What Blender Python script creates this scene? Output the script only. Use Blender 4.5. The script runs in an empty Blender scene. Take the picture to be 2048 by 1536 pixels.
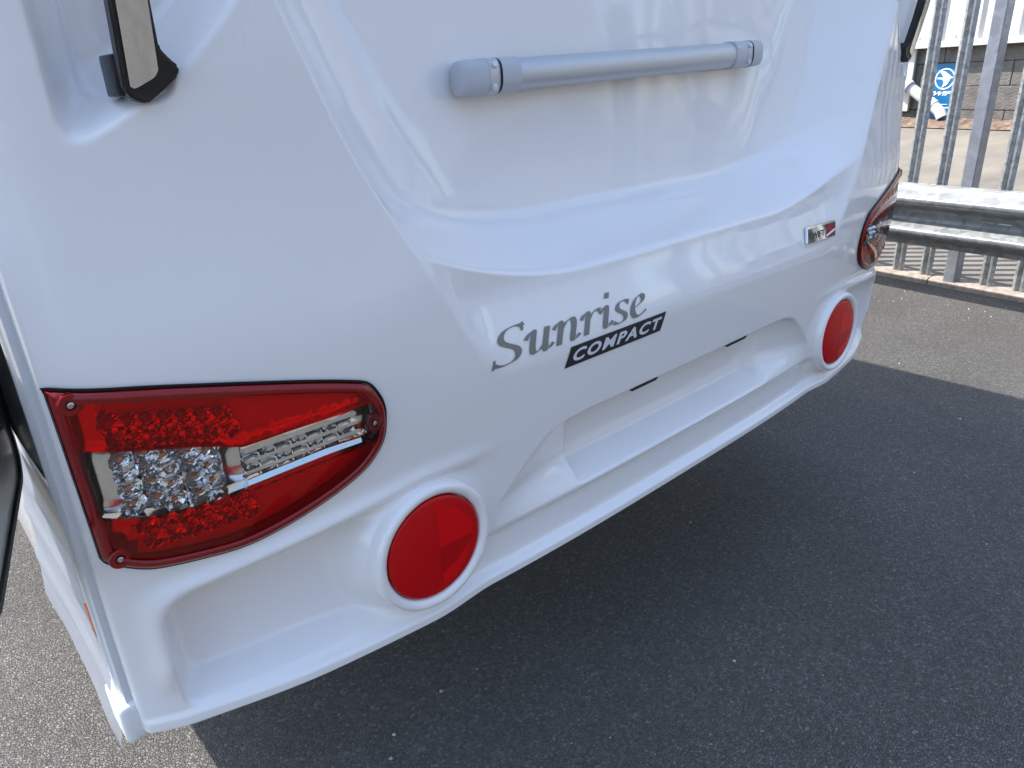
import bpy, bmesh, math, random
import numpy as np
from mathutils import Vector, Matrix
random.seed(7); rng = np.random.default_rng(7)
scene = bpy.context.scene
COL = scene.collection
rad = math.radians

# ------------------------------------------------------------------ camera
F_PX, CX, CY = 1450.0, 1024.0, 768.0            # pixel units of the 2048 x 1536 photograph
HEAD, PITCH, ROLL = rad(41.25), rad(22.77), rad(-2.82)
CAM = np.array([-1.090, -0.7295, 1.1546])
_f = np.array([math.sin(HEAD)*math.cos(PITCH), math.cos(HEAD)*math.cos(PITCH), -math.sin(PITCH)])
_r = np.array([math.cos(HEAD), -math.sin(HEAD), 0.0]); _u = np.cross(_r, _f)
RT = _r*math.cos(ROLL)+_u*math.sin(ROLL); UP = _u*math.cos(ROLL)-_r*math.sin(ROLL); FW = _f
cd = bpy.data.cameras.new('camera'); cam = bpy.data.objects.new('camera', cd); COL.objects.link(cam)
cd.sensor_width = 36.0; cd.lens = 36.0*F_PX/2048.0; cd.clip_start = 0.02; cd.clip_end = 2000
cam.matrix_world = Matrix(((RT[0], UP[0], -FW[0], CAM[0]), (RT[1], UP[1], -FW[1], CAM[1]), (RT[2], UP[2], -FW[2], CAM[2]), (0, 0, 0, 1)))
scene.camera = cam
def ray(p):
    return RT*((p[0]-CX)/F_PX) - UP*((p[1]-CY)/F_PX) + FW

# ------------------------------------------------------------------ world and sun
SUN = Vector((-0.36, 0.56, 1.0)).normalized()    # towards the sun
sun_el = math.asin(SUN.z); sun_az = math.atan2(SUN.x, SUN.y)   # from +Y towards +X
w = bpy.data.worlds.new('World'); scene.world = w; w.use_nodes = True
nt = w.node_tree; bg = nt.nodes['Background']
sky = nt.nodes.new('ShaderNodeTexSky'); sky.sky_type = 'NISHITA'; sky.sun_disc = False
sky.sun_elevation = sun_el; sky.sun_rotation = sun_az; sky.air_density = 1.25; sky.dust_density = 1.7; sky.ozone_density = 2.2
nt.links.new(sky.outputs[0], bg.inputs[0]); bg.inputs[1].default_value = 0.15
sl = bpy.data.lights.new('sun', 'SUN'); sl.energy = 3.3; sl.angle = rad(0.53); sl.color = (1.0, 0.95, 0.88)
so = bpy.data.objects.new('sun', sl); COL.objects.link(so); so.rotation_euler = SUN.to_track_quat('Z', 'Y').to_euler()
so.location = (-3, 5, 9)
vs = scene.view_settings; vs.view_transform = 'Standard'; vs.look = 'None'; vs.exposure = 1.54; vs.gamma = 1.0; vs.use_curve_mapping = False
scene.cycles.use_denoising = True
scene.cycles.max_bounces = 10; scene.cycles.transparent_max_bounces = 12
scene.cycles.sample_clamp_indirect = 6.0
scene.cycles.caustics_reflective = False; scene.cycles.caustics_refractive = False

# ------------------------------------------------------------------ helpers
def sm(a, b, x):
    t = np.clip((x-a)/(b-a), 0, 1); return t*t*(3-2*t)
def smin(a, b, k):
    h = np.clip(0.5+0.5*(b-a)/k, 0, 1); return b*(1-h)+a*h-k*h*(1-h)
def smax(a, b, k): return -smin(-a, -b, k)
def ramp(d, w, k0=.14, k1=.5): return np.clip(smin(smax(d*0, d/w, k0), d*0+1.0, k1), 0, 1)
def mesh_from(verts, faces, smooth=True):
    me = bpy.data.meshes.new('mesh'); me.from_pydata([tuple(map(float, v)) for v in verts], [], [tuple(int(i) for i in f) for f in faces])
    if smooth: me.polygons.foreach_set('use_smooth', [True]*len(me.polygons))
    me.update(); return me
def ob(name, me, mat, parent=None):
    o = bpy.data.objects.new(name, me); COL.objects.link(o)
    if mat is not None and me is not None and not me.materials: me.materials.append(mat)
    if parent is not None: o.parent = parent
    return o
def thing(name, label, cat, loc=(0, 0, 0), group=None):
    o = bpy.data.objects.new(name, None); COL.objects.link(o); o.location = loc; o.empty_display_size = 0.2
    o['label'] = label; o['category'] = cat
    if group: o['group'] = group
    return o
def tag(o, label, cat, group=None):
    o['label'] = label; o['category'] = cat
    if group: o['group'] = group
    return o
def bm_mesh(bm, smooth=False, auto=None):
    me = bpy.data.meshes.new('mesh'); bmesh.ops.recalc_face_normals(bm, faces=bm.faces)
    bm.to_mesh(me); bm.free()
    if smooth:
        me.polygons.foreach_set('use_smooth', [True]*len(me.polygons))
        if auto is not None: me.set_sharp_from_angle(angle=rad(auto))
    return me
def box_bm(x0, x1, y0, y1, z0, z1, bev=0.0, seg=2):
    bm = bmesh.new(); bmesh.ops.create_cube(bm, size=1.0)
    for v in bm.verts:
        v.co = Vector((x0+(v.co.x+.5)*(x1-x0), y0+(v.co.y+.5)*(y1-y0), z0+(v.co.z+.5)*(z1-z0)))
    if bev > 0: bmesh.ops.bevel(bm, geom=bm.edges[:], offset=bev, segments=seg, affect='EDGES', profile=0.6)
    return bm
def box(name, mat, parent, x0, x1, y0, y1, z0, z1, bev=0.0, seg=2):
    return ob(name, bm_mesh(box_bm(x0, x1, y0, y1, z0, z1, bev, seg), bev > 0, 40), mat, parent)
def grid_faces(nr, nc, close_c=False):
    i = np.arange(nr-1)[:, None]; j = np.arange(nc if close_c else nc-1)[None, :]; jn = (j+1) % nc
    return np.stack([i*nc+j, i*nc+jn, (i+1)*nc+jn, (i+1)*nc+j], -1).reshape(-1, 4)
def grid_mesh(X, Y, Z, flip=False, close_c=False):
    nr, nc = X.shape; f = grid_faces(nr, nc, close_c)
    if flip: f = f[:, ::-1]
    co = np.stack([X, Y, Z], -1).reshape(-1, 3).astype(np.float32)
    me = bpy.data.meshes.new('mesh'); me.vertices.add(len(co)); me.vertices.foreach_set('co', co.ravel())
    me.loops.add(f.size); me.loops.foreach_set('vertex_index', f.ravel().astype(np.int32))
    me.polygons.add(len(f)); me.polygons.foreach_set('loop_start', np.arange(0, f.size, 4, dtype=np.int32))
    me.polygons.foreach_set('use_smooth', np.ones(len(f), dtype=bool)); me.update(calc_edges=True); me.validate(); return me
def sweep(path, prof, closed_prof=True, caps=True, flip=False):
    """prof: (n,2) of offsets (a,b); path: list of (origin, axis_a, axis_b)"""
    V = []; n = len(prof)
    for o, a, b in path:
        for p in prof: V.append(np.array(o)+np.array(a)*p[0]+np.array(b)*p[1])
    fs = grid_faces(len(path), n, closed_prof).tolist()
    if caps and closed_prof: fs.append(list(range(n))[::-1]); fs.append(list(range((len(path)-1)*n, len(path)*n)))
    bm = bmesh.new(); vs_ = [bm.verts.new(v) for v in V]
    for f in fs: bm.faces.new([vs_[i] for i in f])
    return bm
def lathe(prof, n=64):
    """prof: list of (r, h); axis = -Y (h measured towards -Y), centre at origin"""
    V = []; F = []
    A = np.linspace(0, 2*math.pi, n, endpoint=False)
    for r, h in prof:
        for a in A: V.append((r*math.cos(a), -h, r*math.sin(a)))
    F = grid_faces(len(prof), n, True).tolist()
    return V, F
def lathe_mesh(prof, n=64, cap=True, auto=35, smooth=True):
    V, Fc = lathe(prof, n); bm = bmesh.new(); vv = [bm.verts.new(v) for v in V]
    for f in Fc: bm.faces.new([vv[i] for i in f])
    if cap:
        k = (len(prof)-1)*n; bm.faces.new(vv[k:k+n])
    return bm_mesh(bm, smooth, auto)

# ------------------------------------------------------------------ materials
def mat(name, col, rough=0.5, metal=0.0, coat=0.0, spec=0.5, **kw):
    m = bpy.data.materials.new(name); m.use_nodes = True; b = m.node_tree.nodes['Principled BSDF']
    b.inputs['Base Color'].default_value = (*col, 1); b.inputs['Roughness'].default_value = rough
    b.inputs['Metallic'].default_value = metal; b.inputs['Coat Weight'].default_value = coat; b.inputs['Coat Roughness'].default_value = 0.03
    b.inputs['Specular IOR Level'].default_value = spec
    return m
def N(m, t, **kw):
    n = m.node_tree.nodes.new(t)
    for k, v in kw.items():
        if k in n.inputs: n.inputs[k].default_value = v
        else: setattr(n, k, v)
    return n
def L(m, a, b): m.node_tree.links.new(a, b)
def P(m): return m.node_tree.nodes['Principled BSDF']
def coords(m):
    return N(m, 'ShaderNodeNewGeometry').outputs['Position']
def noise_bump(m, scale, strength, dist, detail=2, vec=None):
    n = N(m, 'ShaderNodeTexNoise', Scale=scale, Detail=detail); L(m, vec or coords(m), n.inputs['Vector'])
    b = N(m, 'ShaderNodeBump', Strength=strength, Distance=dist); L(m, n.outputs['Fac'], b.inputs['Height']); L(m, b.outputs[0], P(m).inputs['Normal']); return b
def noise_color(m, scale, c0, c1, lo=0.35, hi=0.65, detail=6, vec=None):
    n = N(m, 'ShaderNodeTexNoise', Scale=scale, Detail=detail, Roughness=0.65); L(m, vec or coords(m), n.inputs['Vector'])
    r = N(m, 'ShaderNodeValToRGB'); e = r.color_ramp.elements; e[0].position = lo; e[1].position = hi
    e[0].color = (*c0, 1); e[1].color = (*c1, 1); L(m, n.outputs['Fac'], r.inputs[0]); L(m, r.outputs[0], P(m).inputs['Base Color']); return r

M = {}
M['paint'] = mat('white_gelcoat', (0.815, 0.785, 0.772), 0.05, spec=0.5)
def _paint(m):
    c = coords(m)
    n1 = N(m, 'ShaderNodeTexNoise', Scale=26.0, Detail=2.0); L(m, c, n1.inputs['Vector'])
    n2 = N(m, 'ShaderNodeTexNoise', Scale=330.0, Detail=1.0); L(m, c, n2.inputs['Vector'])
    b1 = N(m, 'ShaderNodeBump', Strength=0.02, Distance=0.004); L(m, n1.outputs['Fac'], b1.inputs['Height'])
    b2 = N(m, 'ShaderNodeBump', Strength=0.05, Distance=0.0006); L(m, n2.outputs['Fac'], b2.inputs['Height']); L(m, b1.outputs[0], b2.inputs['Normal'])
    L(m, b2.outputs[0], P(m).inputs['Normal'])
    # faint rain film: roughness varies in vertical streaks
    mp = N(m, 'ShaderNodeMapping'); mp.inputs['Scale'].default_value = (60, 60, 4); L(m, c, mp.inputs['Vector'])
    n3 = N(m, 'ShaderNodeTexNoise', Scale=1.0, Detail=4.0); L(m, mp.outputs[0], n3.inputs['Vector'])
    mr = N(m, 'ShaderNodeMapRange'); mr.inputs['From Min'].default_value = .35; mr.inputs['From Max'].default_value = .75
    mr.inputs['To Min'].default_value = 0.012; mr.inputs['To Max'].default_value = 0.045
    L(m, n3.outputs['Fac'], mr.inputs['Value']); L(m, mr.outputs[0], P(m).inputs['Roughness'])
    # tiny grit specks
    v = N(m, 'ShaderNodeTexVoronoi', Scale=38.0); L(m, c, v.inputs['Vector'])
    r = N(m, 'ShaderNodeValToRGB'); e = r.color_ramp.elements; e[0].position = 0.022; e[1].position = 0.03
    e[0].color = (0.42, 0.41, 0.38, 1); e[1].color = (0.815, 0.785, 0.772, 1)
    L(m, v.outputs['Distance'], r.inputs[0])
    n4 = N(m, 'ShaderNodeTexNoise', Scale=5.0, Detail=1.0); L(m, c, n4.inputs['Vector'])
    r4 = N(m, 'ShaderNodeValToRGB'); r4.color_ramp.elements[0].position = .6; r4.color_ramp.elements[1].position = .64; L(m, n4.outputs['Fac'], r4.inputs[0])
    mx = N(m, 'ShaderNodeMix', data_type='RGBA'); mx.inputs['A'].default_value = (0.815, 0.785, 0.772, 1)
    L(m, r4.outputs[0], mx.inputs['Factor']); L(m, r.outputs[0], mx.inputs['B']); L(m, mx.outputs['Result'], P(m).inputs['Base Color'])
_paint(M['paint'])
M['white_plastic'] = mat('white_plastic', (0.76, 0.76, 0.75), 0.28)
M['silver_paint'] = mat('silver_grey_plastic', (0.47, 0.485, 0.52), 0.38); noise_bump(M['silver_paint'], 900, 0.12, 0.0004)
M['alu'] = mat('satin_aluminium', (0.52, 0.53, 0.55), 0.38, metal=0.35); noise_bump(M['alu'], 900, 0.06, 0.0003)
M['chrome'] = mat('chrome', (0.80, 0.80, 0.78), 0.035, metal=1.0)
M['chrome_wavy'] = mat('chrome_shell', (0.84, 0.83, 0.80), 0.13, metal=0.95)
M['bowl'] = mat('plated_bowl', (0.95, 0.96, 0.99), 0.06, metal=0.75)
M['bowl_red'] = mat('red_bowl', (0.90, 0.75, 0.72), 0.06, metal=1.0)
M['black'] = mat('black_plastic', (0.008, 0.008, 0.009), 0.32)
M['seal'] = mat('black_rubber', (0.006, 0.006, 0.006), 0.6)
M['letter'] = mat('grey_vinyl', (0.18, 0.18, 0.165), 0.4)
M['letter_edge'] = mat('dark_vinyl', (0.02, 0.02, 0.02), 0.45)
M['plate_black'] = mat('dark_vinyl_plate', (0.018, 0.019, 0.022), 0.3)
M['plate_white'] = mat('silver_white_vinyl', (0.66, 0.67, 0.70), 0.35)
M['amber'] = mat('amber_chip', (0.80, 0.30, 0.14), 0.35)
M['red_rim'] = mat('dark_red_plastic', (0.22, 0.001, 0.002), 0.12, coat=0.0)
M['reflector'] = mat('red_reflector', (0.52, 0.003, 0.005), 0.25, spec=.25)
M['reflector_lit'] = mat('red_reflector_lit', (0.66, 0.004, 0.006), 0.25, spec=.25)  # lit facets: brighter light put into the same red
M['reflector_shaded'] = mat('red_reflector_shaded', (0.43, 0.002, 0.005), 0.25, spec=.25)  # shaded facets: the same red painted darker
for k in ('reflector', 'reflector_lit', 'reflector_shaded'):
    m = M[k]; wv = N(m, 'ShaderNodeTexVoronoi', Scale=420.0); L(m, coords(m), wv.inputs['Vector'])
    b = N(m, 'ShaderNodeBump', Strength=0.18, Distance=0.0006); L(m, wv.outputs['Distance'], b.inputs['Height']); L(m, b.outputs[0], P(m).inputs['Normal'])
M['steel'] = mat('screw_steel', (0.5, 0.5, 0.5), 0.25, metal=1.0)
M['orange'] = mat('orange_lamp', (0.65, 0.12, 0.01), 0.2)
M['rail'] = mat('rail_white', (0.66, 0.665, 0.68), 0.3)
M['under'] = mat('underfloor_black', (0.02, 0.02, 0.02), 0.8)
M['tyre'] = mat('tyre_rubber', (0.018, 0.018, 0.018), 0.75)
M['hatch_in'] = mat('hatch_inner_grey', (0.75, 0.78, 0.76), 0.25); noise_color(M['hatch_in'], 3, (.72, .75, .73), (.78, .81, .79))
M['tint'] = mat('tinted_acrylic', (0.13, 0.14, 0.135), 0.05)
def lens(name, col, rough=0.03):
    m = bpy.data.materials.new(name); m.use_nodes = True; t = m.node_tree; t.nodes.clear()
    o = t.nodes.new('ShaderNodeOutputMaterial'); mx = t.nodes.new('ShaderNodeMixShader'); tr = t.nodes.new('ShaderNodeBsdfTransparent'); gl = t.nodes.new('ShaderNodeBsdfGlossy')
    fr = t.nodes.new('ShaderNodeFresnel'); fr.inputs[0].default_value = 1.38; tr.inputs[0].default_value = (*col, 1); gl.inputs['Roughness'].default_value = rough
    t.links.new(fr.outputs[0], mx.inputs[0]); t.links.new(tr.outputs[0], mx.inputs[1]); t.links.new(gl.outputs[0], mx.inputs[2]); t.links.new(mx.outputs[0], o.inputs[0]); return m
M['lens_red'] = lens('red_lens', (0.97, 0.014, 0.010))
def _red(m):
    t = m.node_tree; mx = t.nodes['Mix Shader']; tr = t.nodes['Transparent BSDF']; df = t.nodes.new('ShaderNodeBsdfDiffuse'); df.inputs[0].default_value = (.80, .006, .005, 1)
    a = t.nodes.new('ShaderNodeMixShader'); a.inputs[0].default_value = .13; t.links.new(tr.outputs[0], a.inputs[1]); t.links.new(df.outputs[0], a.inputs[2]); t.links.new(a.outputs[0], mx.inputs[1])
_red(M['lens_red'])
M['lens_clear'] = lens('clear_lens', (0.96, 0.97, 0.97))
M['red_inner'] = mat('red_inner_plastic', (0.95, 0.35, 0.28), 0.22)
def film():
    m = lens('clear_film', (0.86, 0.90, 0.96), 0.12); t = m.node_tree
    mx = t.nodes['Mix Shader']; df = t.nodes.new('ShaderNodeBsdfDiffuse'); df.inputs[0].default_value = (0.55, 0.60, 0.68, 1); tl = t.nodes.new('ShaderNodeBsdfTranslucent'); tl.inputs[0].default_value = (0.5, 0.55, 0.63, 1)
    a = t.nodes.new('ShaderNodeMixShader'); a.inputs[0].default_value = .5; t.links.new(df.outputs[0], a.inputs[1]); t.links.new(tl.outputs[0], a.inputs[2])
    b = t.nodes.new('ShaderNodeMixShader'); b.inputs[0].default_value = .42; o = t.nodes['Material Output']
    t.links.new(mx.outputs[0], b.inputs[1]); t.links.new(a.outputs[0], b.inputs[2]); t.links.new(b.outputs[0], o.inputs[0]); return m
M['film'] = film()

def asphalt(name, dark, light, chip, scale):
    m = mat(name, light, 0.78); c = coords(m)
    wn = N(m, 'ShaderNodeTexNoise', Scale=scale*1.2, Detail=2.0); L(m, c, wn.inputs['Vector'])
    add = N(m, 'ShaderNodeMix', data_type='RGBA', blend_type='ADD'); add.inputs['Factor'].default_value = 0.006
    L(m, c, add.inputs['A']); L(m, wn.outputs['Color'], add.inputs['B'])
    v = N(m, 'ShaderNodeTexVoronoi', Scale=scale); L(m, add.outputs['Result'], v.inputs['Vector'])
    ve = N(m, 'ShaderNodeTexVoronoi', Scale=scale, feature='DISTANCE_TO_EDGE'); L(m, add.outputs['Result'], ve.inputs['Vector'])
    v2 = N(m, 'ShaderNodeTexVoronoi', Scale=scale*2.3); L(m, c, v2.inputs['Vector'])
    # chip colour by random cell value
    r = N(m, 'ShaderNodeValToRGB'); r.color_ramp.interpolation = 'LINEAR'; e = r.color_ramp.elements
    e[0].position = 0.0; e[0].color = (*dark, 1); e[1].position = 0.88; e[1].color = (*light, 1)
    x = e.new(0.45); x.color = tuple(.5*(a+b) for a, b in zip(dark, light))+(1,); x = e.new(0.985); x.color = (*chip, 1)
    sp = N(m, 'ShaderNodeSeparateColor'); L(m, v.outputs['Color'], sp.inputs[0]); L(m, sp.outputs[0], r.inputs[0])
    # joints between the chips are darker bitumen
    re = N(m, 'ShaderNodeMapRange'); re.inputs['From Max'].default_value = 0.16; re.inputs['To Min'].default_value = 0.62; L(m, ve.outputs['Distance'], re.inputs['Value'])
    mj = N(m, 'ShaderNodeMix', data_type='RGBA', blend_type='MULTIPLY'); mj.inputs['Factor'].default_value = 1.0
    L(m, r.outputs[0], mj.inputs['A']); L(m, re.outputs[0], mj.inputs['B'])
    # fine grit
    r2 = N(m, 'ShaderNodeMapRange'); r2.inputs['To Min'].default_value = .82; r2.inputs['To Max'].default_value = 1.2
    s2 = N(m, 'ShaderNodeSeparateColor'); L(m, v2.outputs['Color'], s2.inputs[0]); L(m, s2.outputs[1], r2.inputs['Value'])
    m2 = N(m, 'ShaderNodeMix', data_type='RGBA', blend_type='MULTIPLY'); m2.inputs['Factor'].default_value = 1.0; L(m, mj.outputs['Result'], m2.inputs['A']); L(m, r2.outputs[0], m2.inputs['B'])
    # broad patches
    nb = N(m, 'ShaderNodeTexNoise', Scale=1.7, Detail=5.0, Roughness=.6); L(m, c, nb.inputs['Vector'])
    r3 = N(m, 'ShaderNodeMapRange'); r3.inputs['From Min'].default_value = .3; r3.inputs['From Max'].default_value = .7; r3.inputs['To Min'].default_value = .82; r3.inputs['To Max'].default_value = 1.16; L(m, nb.outputs['Fac'], r3.inputs['Value'])
    m3 = N(m, 'ShaderNodeMix', data_type='RGBA', blend_type='MULTIPLY'); m3.inputs['Factor'].default_value = 1.0; L(m, m2.outputs['Result'], m3.inputs['A']); L(m, r3.outputs[0], m3.inputs['B'])
    L(m, m3.outputs['Result'], P(m).inputs['Base Color'])
    # relief
    ma = N(m, 'ShaderNodeMath', operation='MULTIPLY'); ma.inputs[1].default_value = 0.7; L(m, s2.outputs[0], ma.inputs[0])
    mb = N(m, 'ShaderNodeMath', operation='ADD'); L(m, sp.outputs[1], mb.inputs[0]); L(m, ma.outputs[0], mb.inputs[1])
    mc = N(m, 'ShaderNodeMath', operation='ADD'); L(m, mb.outputs[0], mc.inputs[0])
    me_ = N(m, 'ShaderNodeMapRange'); me_.inputs['From Max'].default_value = .2; L(m, ve.outputs['Distance'], me_.inputs['Value']); L(m, me_.outputs[0], mc.inputs[1])
    b = N(m, 'ShaderNodeBump', Strength=1.0, Distance=0.0034); L(m, mc.outputs[0], b.inputs['Height']); L(m, b.outputs[0], P(m).inputs['Normal'])
    return m
M['asphalt'] = asphalt('asphalt', (0.098, 0.092, 0.085), (0.158, 0.150, 0.138), (0.22, 0.21, 0.195), 185.0)
M['yard'] = mat('worn_yard_asphalt', (0.15, 0.14, 0.12), 0.85); noise_color(M['yard'], 2.2, (.105, .097, .085), (.20, .18, .15), .3, .7, 10)
M['soil'] = mat('brown_soil', (0.12, 0.075, 0.05), 0.95); noise_color(M['soil'], 14, (.07, .045, .032), (.21, .15, .11), .35, .65, 8); noise_bump(M['soil'], 30, 0.8, 0.02, 6)
M['kerb'] = mat('concrete_kerb', (0.30, 0.26, 0.22), 0.9); noise_color(M['kerb'], 24, (.17, .14, .12), (.36, .31, .265), .3, .65, 8); noise_bump(M['kerb'], 130, 0.5, 0.004, 6)
def galv(name, c0, c1, scale, metal, rough):
    m = mat(name, c0, rough, metal=metal); c = coords(m)
    v = N(m, 'ShaderNodeTexVoronoi', Scale=scale); n = N(m, 'ShaderNodeTexNoise', Scale=scale*.7, Detail=3.0); L(m, c, n.inputs['Vector'])
    ad = N(m, 'ShaderNodeMix', data_type='RGBA', blend_type='ADD'); ad.inputs['Factor'].default_value = 1.1/scale; L(m, c, ad.inputs['A']); L(m, n.outputs['Color'], ad.inputs['B']); L(m, ad.outputs['Result'], v.inputs['Vector'])
    s = N(m, 'ShaderNodeSeparateColor'); L(m, v.outputs['Color'], s.inputs[0])
    r = N(m, 'ShaderNodeValToRGB'); e = r.color_ramp.elements; e[0].color = (*c0, 1); e[1].color = (*c1, 1); L(m, s.outputs[0], r.inputs[0]); L(m, r.outputs[0], P(m).inputs['Base Color'])
    mr = N(m, 'ShaderNodeMapRange'); mr.inputs['To Min'].default_value = rough-.1; mr.inputs['To Max'].default_value = rough+.12; L(m, s.outputs[1], mr.inputs['Value']); L(m, mr.outputs[0], P(m).inputs['Roughness']); return m
M['galv'] = galv('galvanised_steel', (0.24, 0.25, 0.255), (0.42, 0.435, 0.44), 60.0, .4, .42)
M['galv_beam'] = galv('galvanised_beam', (0.18, 0.192, 0.196), (0.30, 0.313, 0.313), 34.0, .3, .44)
M['galv_post'] = galv('galvanised_post', (0.23, 0.245, 0.28), (0.30, 0.32, 0.36), 26.0, .4, .4)
M['block'] = mat('grey_painted_block', (0.19, 0.175, 0.155), 0.9); noise_color(M['block'], 9, (.10, .093, .083), (.175, .163, .145), .3, .7, 10); noise_bump(M['block'], 60, .8, .012, 8)
M['mortar'] = mat('dark_mortar', (0.085, 0.08, 0.072), 0.95)
M['clad'] = mat('white_cladding', (0.52, 0.51, 0.48), 0.45); noise_color(M['clad'], 1.5, (.47, .46, .425), (.56, .55, .52), .3, .7, 6)
M['clad_far'] = mat('grey_sheet_cladding', (0.42, 0.42, 0.42), 0.5)
M['sign'] = mat('blue_sign', (0.008, 0.135, 0.30), 0.35)
M['sign_white'] = mat('sign_white', (0.78, 0.80, 0.82), 0.4)
M['pipe'] = mat('grey_pvc_pipe', (0.50, 0.51, 0.53), 0.4)
M['stone'] = mat('pale_stone', (0.42, 0.40, 0.36), 0.8)
M['badge_red'] = mat('badge_red', (0.32, 0.01, 0.03), 0.12, metal=.4)
M['badge_dark'] = mat('badge_dark', (0.02, 0.03, 0.05), 0.2)
M['leaf'] = mat('hedge_leaf', (0.05, 0.085, 0.03), 0.6)

# ------------------------------------------------------------------ ground
def sheet(name, x0, x1, y0, y1, z, m):
    me = mesh_from([(x0, y0, z), (x1, y0, z), (x1, y1, z), (x0, y1, z)], [(0, 1, 2, 3)], False); o = ob(name, me, m); o['kind'] = 'structure'; return o
sheet('car_park', -300, 300, -300, 300, 0.0, M['asphalt'])
# yard beyond the fence (fence line x = FX(y))
SL = 0.14
def FX(y, off=0.0): return 3.255 + off + SL*(y-0.6)
yl = np.linspace(-30, 40, 141); cols = [(FX(yl)+.10, .004), (FX(yl)+.9, .03), (FX(yl)+1.5, .11), (7.10+.2*(yl-1.75), .545), (60+0*yl, .56)]
me = grid_mesh(np.stack([c[0] for c in cols], 1), np.repeat(yl[:, None], 5, 1), np.repeat(np.array([[c[1] for c in cols]]), 141, 0))
me.polygons.foreach_set('use_smooth', [False]*len(me.polygons))
o = ob('yard', me, M['yard']); o['kind'] = 'structure'

# ------------------------------------------------------------------ caravan rear panel: a height field y(u, z), u = |x|
UC_Z = [0.60, 0.70, 0.785, 0.883, 0.969, 1.046, 1.114, 1.178, 1.236, 1.5, 2.6]
UC_U = [0.40, 0.455, 0.503, 0.554, 0.603, 0.642, 0.673, 0.697, 0.719, 0.800, 0.86]
POD = (0.613, 0.549)
def base(u, z):
    t = sm(.5, .85, z); q = np.maximum(0, (u-.5)/.5)
    lo = .088*u**3; hi = -.015+.075*q*q
    b = lo*(1-t)+hi*t
    b = b + .011*sm(.88, 1.10, z)*sm(.45, .7, u) + .10*np.maximum(0, (z-1.2)/1.3)**2
    b = b - .004*np.exp(-((z-.90)/.07)**2)*sm(.5, .7, u) + .011*np.maximum(0, (u-.945)/.055)**2
    return b
def panel(u, z, pocket=True):
    u = np.asarray(u, float); z = np.asarray(z, float)
    B = base(u, z)
    # central recess with the shelf
    uc = np.interp(z, UC_Z, UC_U); wr = .055+.065*sm(.87, 1.0, z); tt = smax(u*0, uc-u, .006)
    R_ = 1-np.exp(-1.75*tt/wr)
    ze = .885+.67*np.maximum(0, u-.25)**2; s = z-ze
    up = .165+.05*(z-1.0)+.06*np.maximum(0, (z-1.3))**2 + .006*u*u + .015 - .030
    up = up - np.maximum(0, .10*np.maximum(0, (z-1.2)/1.3)**2)*0.0
    rise = smin(smax(s*0, 2.6*s, .014), up, .050)
    dep = .030*sm(.765, .895, z) + rise
    y = B + R_*dep
    # number plate recess
    zt = np.interp(u, [0, .30, .34, .365, .39, .43, .48, .6], [.653, .653, .652, .648, .637, .607, .558, .45])
    zl = np.interp(u, [0, .302, .48, .6], [.514, .514, .552, .58])
    uf = np.interp(z, [.45, .52, .558, .607, .637, .648, .653, .70], [.50, .495, .482, .432, .392, .366, .335, .30])
    d1 = .042*np.clip((uf-u)/np.maximum(uf-.30, .02), 0, 1)*sm(.503, .575, z)*ramp(zt-z, .006, .2, .3)
    d2 = np.minimum(.058*ramp(zt-z, .007, .2, .3), smax(z*0, (z-.514)*2.2, .002))
    k = 1-sm(.294, .306, u)
    y = y + d1*(1-k)+d2*k
    # bumper face and lower lip
    ib = 1-sm(.78, 1.0, u)
    y = y + .013*(1-sm(.490, .514, z))*(1-sm(.50, .62, u))
    # scoop below the tail lamp
    zr = .652-.125*np.maximum(0, u-.62)
    dsc = smin(zr-z, (.955-u)*1.0, .045)
    ds = .056*sm(.50, .80, u)*(.88+1.4*np.clip(z-.46, 0, .2))
    dsc = smin(dsc, (z-.440)*1.0, .016); dd = ds*ramp(dsc, .022, .12, .22)
    y = y + np.maximum(dd, 0)
    # raised edge round the hollow
    y = y - (.008*sm(.50, .80, u)+.003)*np.exp(-((dsc+.008)/.013)**2)*sm(.46, .56, u)*(1-sm(.985, 1.0, u))*sm(.46, .52, z)
    # lip
    y = y - .017*(1-sm(.429, .440, z))*ib - .004*(1-sm(.429, .440, z))*(1-ib)
    # boss behind the reflector
    r = np.hypot(u-POD[0], z-POD[1])
    kb = 1-sm(.088, .132, r)
    y = y*(1-kb) + np.minimum(y, .005)*kb
    # slight waviness of the moulding
    y = y + (.00024*np.sin(u*27+z*15+1.0)*np.sin(z*20-u*8) + .00006*np.sin(u*57-z*41)*np.sin(z*49+u*13+2.0))*sm(.50, .72, z)
    # pocket for the corner handle
    d = smin(smin(.929-u, (z-1.128+.52*(u-.897))*.887, .03), (z-1.195+1.45*(u-.787))*.57, .05)
    d = smin(d, 1.75-z, .05)
    y = y + .060*ramp(d, .026, .12, .6)
    d2_ = smin(smin(.897-u, u-.825, .02), (z-1.148), .02); d2_ = smin(d2_, 1.6-z, .05)
    y = y + .018*sm(0, .014, d2_)
    return y
def surf_pt(p, off=0.0, fn=None):
    """where the sight line of a photo pixel meets the rear panel"""
    fn = fn or base; d = ray(p); y = 0.02
    for _ in range(40):
        q = CAM+d*((y-CAM[1])/d[1]); yn = float(fn(np.array(abs(q[0])), np.array(q[2])))-off; y = .5*y+.5*yn
    return CAM+d*((y-CAM[1])/d[1])

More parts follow.
